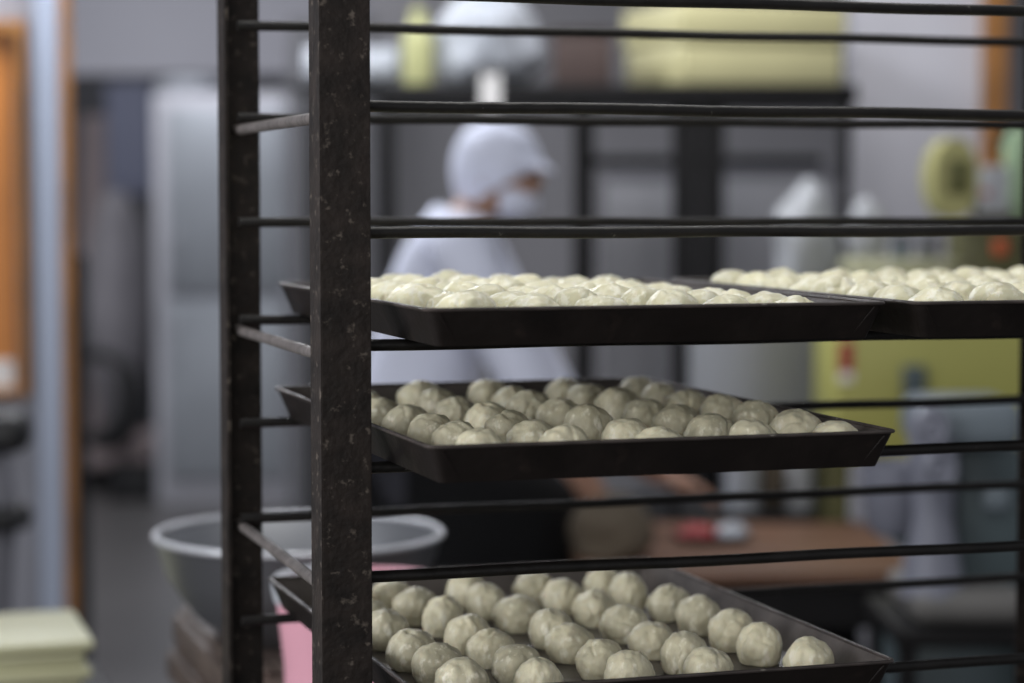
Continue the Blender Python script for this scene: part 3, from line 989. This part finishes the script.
pts = [L((pelvis.x + 0.172 * math.cos(2 * PI * k / 32), YP + 0.19 * math.sin(2 * PI * k / 32), hipz + 0.012)) for k in range(33)]
tube(bm, pts, 0.012, 8)
obj('apron_tie', bm, M['apron'], ap)

# lump of dough / tan cloth under the near hand at the table's left end
bm = bmesh.new()
lump(bm, (0, 0, 0), (0.088, 0.08, 0.082), 61, 0.2, 1.5, 4, -0.6)
o = obj('flour_sack', bm, M['tan'])
o.location = (P(604, 0, 4.75).x + 0.02, 4.75, 0.70 + 0.051)
tag(o, 'rumpled tan flour sack on the left end of the work table', 'sack')

# ------------------------------------------------------------------ the bakery rack in front
RO = Vector((0.3997 * math.cos(RA) - 1.8231 * math.sin(RA), 0.3997 * math.sin(RA) + 1.8231 * math.cos(RA), 0))
RW, RD = 0.95, 0.478
ZT = 1.95
# rod heights below or above the camera: (front left, front right, back left, back right)
RODS = {'A': (0.1690, 0.1675, 0.1690, 0.1695), 'B': (0.0757, 0.0740, 0.0780, 0.0790), 'C': (-0.0298, -0.0310, -0.0250, -0.0270),
        'D': (-0.1236, -0.1240, -0.1222, -0.1222), 'E': (-0.2270, -0.2284, -0.2250, -0.2240), 'F': (-0.3190, -0.3208, -0.3206, -0.3180),
        'G': (-0.4250, -0.4265, -0.4240, -0.4222)}
LV = {k: max(v[0], v[2]) for k, v in RODS.items()}
rack = thing('bakery_rack', 'tall rusty dark steel bakery rack of angle posts and thin rods holding the trays', 'rack', RO, RA)


def angle_post(cx_, cy_, sx, sy):
    bm_ = bmesh.new()
    a, t_ = 0.042, 0.004
    poly = [(0, 0), (a, 0), (a, t_), (t_, t_), (t_, a), (0, a)]
    poly = [(cx_ + sx * x, cy_ + sy * y_) for x, y_ in poly]
    prism(bm_, poly, 0.09, ZT)
    es = [e for e in bm_.edges if abs(e.verts[0].co.z - e.verts[1].co.z) > 0.5]
    bmesh.ops.bevel(bm_, geom=es, offset=0.0009, segments=2, affect='EDGES')
    return bm_


for cx_, cy_, sx, sy in ((0, 0, 1, 1), (0, RD, 1, -1), (RW, RD, -1, -1), (RW, 0, -1, 1)):
    po = obj('post', angle_post(cx_, cy_, sx, sy), M['rack'], rack)
    wx, wy = cx_ + sx * 0.024, cy_ + sy * 0.024
    bm = bmesh.new()
    lathe(bm, [(0.04, -0.013), (0.044, -0.009), (0.044, 0.009), (0.04, 0.013)], (wx, wy, 0.0445), 24, Matrix.Rotation(PI / 2, 4, 'X'))
    bx(bm, (wx, wy, 0.091), (0.05, 0.05, 0.006))
    bx(bm, (wx, wy - 0.019, 0.068), (0.03, 0.003, 0.046))
    bx(bm, (wx, wy + 0.019, 0.068), (0.03, 0.003, 0.046))
    obj('caster', bm, M['black'], po)
for k, rv in RODS.items():
    z = CAM_H + max(rv[0], rv[2])
    for yy, za_, zb2_ in ((0.045, rv[0], rv[1]), (RD - 0.045, rv[2], rv[3])):
        bm = bmesh.new()
        n = 24
        tube(bm, [(0.0125 + (RW - 0.025) * i / n, yy, CAM_H + za_ + (zb2_ - za_) * i / n + 0.0005 * math.sin(i * 0.9 + za_ * 30)) for i in range(n + 1)], 0.0050, 12)
        obj('shelf_rod', bm, M['rod'], rack)
    if k in 'BDF':
        for xx in (0.0165, RW - 0.0165):
            bm = bmesh.new()
            tube(bm, [(xx, 0.012, z - 0.0112), (xx, RD / 2, z - 0.0112), (xx, RD - 0.012, z - 0.0112)], 0.0052, 12)
            obj('side_rod', bm, M['siderod'], rack)

# ------------------------------------------------------------------ trays
TW, TL, TH = 0.392, 0.58, 0.0292


def tray(label, cx_, cy_, lv, rz=0.0, TW=0.398):
    z = CAM_H + lv + 0.0052
    p = RO + Rk @ Vector((cx_, cy_, 0))
    t_ = thing('baking_tray', label, 'tray', (p.x, p.y, z), RA + rz, 'black baking trays on the rack')
    tb = 0.0012

    def loop(w, l, zz, r_, n=5):
        pts_ = []
        for qx, qy, a0 in ((1, 1, 0), (-1, 1, PI / 2), (-1, -1, PI), (1, -1, 1.5 * PI)):
            for i in range(n + 1):
                a = a0 + PI / 2 * i / n
                pts_.append(Vector((qx * (w / 2 - r_) + r_ * math.cos(a), qy * (l / 2 - r_) + r_ * math.sin(a), zz)))
        return pts_
    ins = 0.013
    # shell: outside and underside
    bm_ = bmesh.new()
    L1 = [loop(TW - 2 * ins, TL - 2 * ins, 0, 0.006), loop(TW - 0.004, TL - 0.004, TH, 0.009)]
    rg = [[bm_.verts.new(v) for v in l_] for l_ in L1]
    n = len(rg[0])
    for i in range(n):
        bm_.faces.new((rg[0][i], rg[0][(i + 1) % n], rg[1][(i + 1) % n], rg[1][i]))
    bm_.faces.new(list(reversed(rg[0])))
    # folded corner seams on the outside
    for qx in (-1, 1):
        for qy in (-1, 1):
            a = Vector((qx * (TW / 2 - ins - 0.016), qy * (TL / 2 - ins - 0.0004), 0.002))
            b = Vector((qx * (TW / 2 - 0.012), qy * (TL / 2 - 0.0028), TH - 0.003))
            tube(bm_, [a, (a + b) / 2, b], 0.0011, 6)
    obj('shell', bm_, M['tray'], t_)
    # inside lining
    bm_ = bmesh.new()
    L2 = [loop(TW - 0.006, TL - 0.006, TH, 0.008), loop(TW - 2 * ins - 0.003, TL - 2 * ins - 0.003, tb, 0.005)]
    rg = [[bm_.verts.new(v) for v in l_] for l_ in L2]
    for i in range(n):
        bm_.faces.new((rg[0][i], rg[0][(i + 1) % n], rg[1][(i + 1) % n], rg[1][i]))
    bm_.faces.new(rg[1])
    obj('inside', bm_, M['trayin'], t_)
    # rolled rim
    bm_ = bmesh.new()
    pts_ = loop(TW - 0.004, TL - 0.004, TH, 0.009)
    rings = []
    for i, p_ in enumerate(pts_):
        tdir = (pts_[(i + 1) % n] - pts_[i - 1]).normalized()
        nrm = Vector((tdir.y, -tdir.x, 0))
        rings.append([bm_.verts.new(p_ + nrm * (0.0022 * math.cos(2 * PI * k / 8)) + Vector((0, 0, 0.0016 * math.sin(2 * PI * k / 8)))) for k in range(8)])
    for i in range(n):
        for k in range(8):
            bm_.faces.new((rings[i][k], rings[i][(k + 1) % 8], rings[(i + 1) % n][(k + 1) % 8], rings[(i + 1) % n][k]))
    obj('rim', bm_, M['trayrim'], t_)
    return (cx_, cy_, z + tb, rz)


T_mid = tray('black baking tray of dough balls on the middle level of the rack', 0.2485, 0.150, LV['E'], math.radians(0.5), 0.398)
T_bot = tray('black baking tray of dough balls on the lowest level in view', 0.260, 0.193, LV['G'], math.radians(0.6), 0.42)
T_tl = tray('black baking tray of pale dough on the top level, left of two', 0.259, 0.19, LV['D'], math.radians(0.2))
T_tr = tray('black baking tray of pale dough on the top level, cut off at the right edge', 0.679, 0.18, LV['D'], math.radians(-0.4))


# ------------------------------------------------------------------ dough balls
def dough_mesh(seed, flat, mname):
    bm_ = bmesh.new()
    r0 = bmesh.ops.create_icosphere(bm_, subdivisions=5, radius=1.0)
    rnd = random.Random(seed)
    off = Vector((seed * 9.7, seed * 4.3, seed * 2.9))
    cr = [(Vector((rnd.uniform(-1, 1), rnd.uniform(-1, 1), rnd.uniform(0.1, 0.6))).normalized(), rnd.uniform(-0.1, 0.5), rnd.uniform(0, 6)) for _ in range(2)]
    for v in r0['verts']:
        d = v.co.normalized()
        k = 1 + 0.10 * noise.noise(d * 1.3 + off) + 0.05 * noise.noise(d * 3.5 + off)
        for nrm, h0, ph in cr:                                   # shallow folds from the rounding
            q = d.dot(nrm) - h0 - 0.12 * noise.noise(d * 2.0 + off * 0.5)
            k -= 0.085 * math.exp(-(q / 0.06) ** 2) * max(0, noise.noise(d * 1.5 + off + nrm) + 0.35)
        p = d * k
        z_ = p.z
        if z_ < -0.62:
            z_ = -0.62 - (abs(z_) - 0.62) * 0.04
        v.co = Vector((p.x, p.y, (z_ + 0.635) / 1.635))
    me_ = bpy.data.meshes.new('dough_ball')
    bm_.to_mesh(me_)
    bm_.free()
    me_.materials.append(M[mname])
    me_.shade_smooth()
    return me_


DM = {m_: [dough_mesh(s_ + 3, 0.6, m_) for s_ in range(9)] for m_ in ('dough', 'dough_b')}
ORD = ['', 'second', 'third', 'fourth', 'fifth', 'sixth', 'seventh', 'eighth', 'ninth']
DROP = set()


def buns(T, key, tname, cols, mname, dia, hgt, from_left=False, seed=1):
    """cols: list of (x, [y of every row from the front]) in rack coordinates"""
    rnd = random.Random(seed)
    nc = len(cols)
    for ci, (x, ys) in enumerate(cols):
        for ri, yv in enumerate(ys):
            xx = yv[0] if isinstance(yv, tuple) else x + rnd.uniform(-0.004, 0.004)
            yy = yv[1] if isinstance(yv, tuple) else yv + rnd.uniform(-0.003, 0.003)
            dd = dia * rnd.uniform(0.94, 1.06)
            hh_ = (hgt[ci] if isinstance(hgt, tuple) else hgt) * rnd.uniform(0.93, 1.06)
            mi, ra = rnd.randrange(9), rnd.uniform(0, 2 * PI)
            if (key, ci, ri) in DROP:
                continue
            n = ci if from_left else nc - 1 - ci
            side = 'left' if from_left else 'right'
            pos = ('%smost' % side) if n == 0 else '%s from the %s' % (ORD[n], side)
            row = 'front row' if ri == 0 else '%s row from the front' % ORD[ri]
            o_ = bpy.data.objects.new('dough_ball', DM[mname][mi])
            COL.objects.link(o_)
            p = RO + Rk @ Vector((xx, yy, 0))
            o_.location = (p.x, p.y, T[2])
            o_.rotation_euler = (0, 0, ra)
            o_.scale = (dd / 2, dd / 2 * rnd.uniform(0.95, 1.05), hh_)
            tag(o_, 'dough ball on the %s, %s, %s' % (tname, row, pos), 'dough ball', 'dough balls on the %s' % tname)


buns(T_bot, 'b', 'lowest tray', [
    (0.112, [-0.020, 0.064, 0.128, 0.222, 0.300, 0.375]),
    (0.180, [-0.022, 0.046, 0.118, (0.176, 0.181), 0.270, (0.167, 0.335), (0.158, 0.400)]),
    (0.255, [-0.020, 0.043, 0.120, 0.182, 0.272, (0.240, 0.341), (0.236, 0.396)]),
    (0.330, [-0.024, 0.040, 0.113, 0.191, 0.275, (0.322, 0.347), (0.312, 0.405)]),
    (0.412, [(0.425, -0.020), 0.057, 0.124, 0.204, 0.286, (0.392, 0.346), (0.386, 0.404)]),
], 'dough_b', 0.0435, 0.0365, seed=5)
buns(T_mid, 'm', 'middle tray', [
    (0.112, [-0.085, -0.005, 0.085, 0.165, 0.245, 0.325, 0.395]),
    (0.184, [-0.085, 0.0, 0.075, 0.150, 0.235, 0.315, 0.390]),
    (0.260, [-0.088, -0.005, 0.080, 0.170, 0.250, 0.320, 0.395]),
    (0.340, [-0.085, -0.002, 0.085, 0.165, 0.245, 0.320, 0.392]),
    (0.415, [-0.085, -0.005, 0.080, 0.160, 0.240, 0.315, 0.390]),
], 'dough_b', 0.0445, 0.0350, seed=8)
ysr = [-0.052 + 0.0655 * i for i in range(8)]
buns(T_tl, 'tl', 'left top tray', [(x, [v + 0.003 * ((i * 37) % 5 - 2) for v in ysr]) for i, x in enumerate((0.108, 0.165, 0.222, 0.279, 0.336, 0.393))],
     'dough', 0.0505, (0.0400, 0.0400, 0.0395, 0.0385, 0.0360, 0.0335), seed=13)
buns(T_tr, 'tr', 'right top tray', [(x, [v + 0.003 * ((i * 23 + 1) % 5 - 2) for v in ysr]) for i, x in enumerate((0.527, 0.587, 0.648, 0.709, 0.770, 0.830))],
     'dough', 0.0515, 0.0405, from_left=True, seed=17)

# ------------------------------------------------------------------ light
w = bpy.data.worlds.new('World')
SC.world = w
w.use_nodes = True
bg = w.node_tree.nodes['Background']
bg.inputs['Color'].default_value = (0.90, 0.93, 1.0, 1)
bg.inputs['Strength'].default_value = 0.32


def area(name, loc, rot, sx, sy, e, c=(1, 1, 1)):
    l = bpy.data.lights.new(name, 'AREA')
    l.shape = 'RECTANGLE'
    l.size, l.size_y = sx, sy
    l.energy = e
    l.color = c
    o_ = bpy.data.objects.new(name, l)
    COL.objects.link(o_)
    o_.location = loc
    o_.rotation_euler = rot
    return o_


area('window_daylight', (-0.6, -1.9, 1.95), (PI / 2 - 0.08, 0, -0.1), 2.6, 1.5, 46, (1.0, 0.985, 0.95))
area('ceiling_lamp', (0.2, 2.6, 2.85), (0, 0, 0), 1.2, 0.35, 15, (1.0, 0.98, 0.93))
area('ceiling_lamp', (0.6, 5.9, 2.85), (0, 0, 0), 1.2, 0.35, 16, (0.97, 0.97, 1.0))
area('ceiling_lamp', (-1.0, 5.6, 2.85), (0, 0, 0), 1.2, 0.35, 48, (0.92, 0.95, 1.0))
area('ceiling_lamp', (-1.4, 7.6, 2.85), (0, 0, 0), 1.2, 0.35, 36, (0.95, 0.96, 1.0))
area('ceiling_lamp', (-1.5, 9.75, 2.75), (0, 0, 0), 1.2, 0.35, 28, (0.95, 0.96, 1.0))
area('window_daylight', (-2.3, 1.0, 1.62), (0, -PI / 2, 0), 1.3, 2.0, 66, (0.97, 0.98, 1.0))

# ------------------------------------------------------------------ camera and view
cam = bpy.data.cameras.new('Camera')
cam.lens = 50.0
cam.sensor_width = 50.0 * 1024 / FPX
cam.sensor_fit = 'HORIZONTAL'
cam.clip_start, cam.clip_end = 0.05, 60
cam.dof.use_dof = True
cam.dof.focus_distance = 1.93
cam.dof.aperture_fstop = 1.8
co = bpy.data.objects.new('Camera', cam)
COL.objects.link(co)
co.location = (0, 0, CAM_H)
co.rotation_euler = (PI / 2 - PITCH, 0, 0)
SC.camera = co
vs_ = SC.view_settings
vs_.view_transform = 'Standard'
vs_.look = 'None'
vs_.gamma = 1.0
vs_.exposure = 0.0
vs_.use_curve_mapping = False
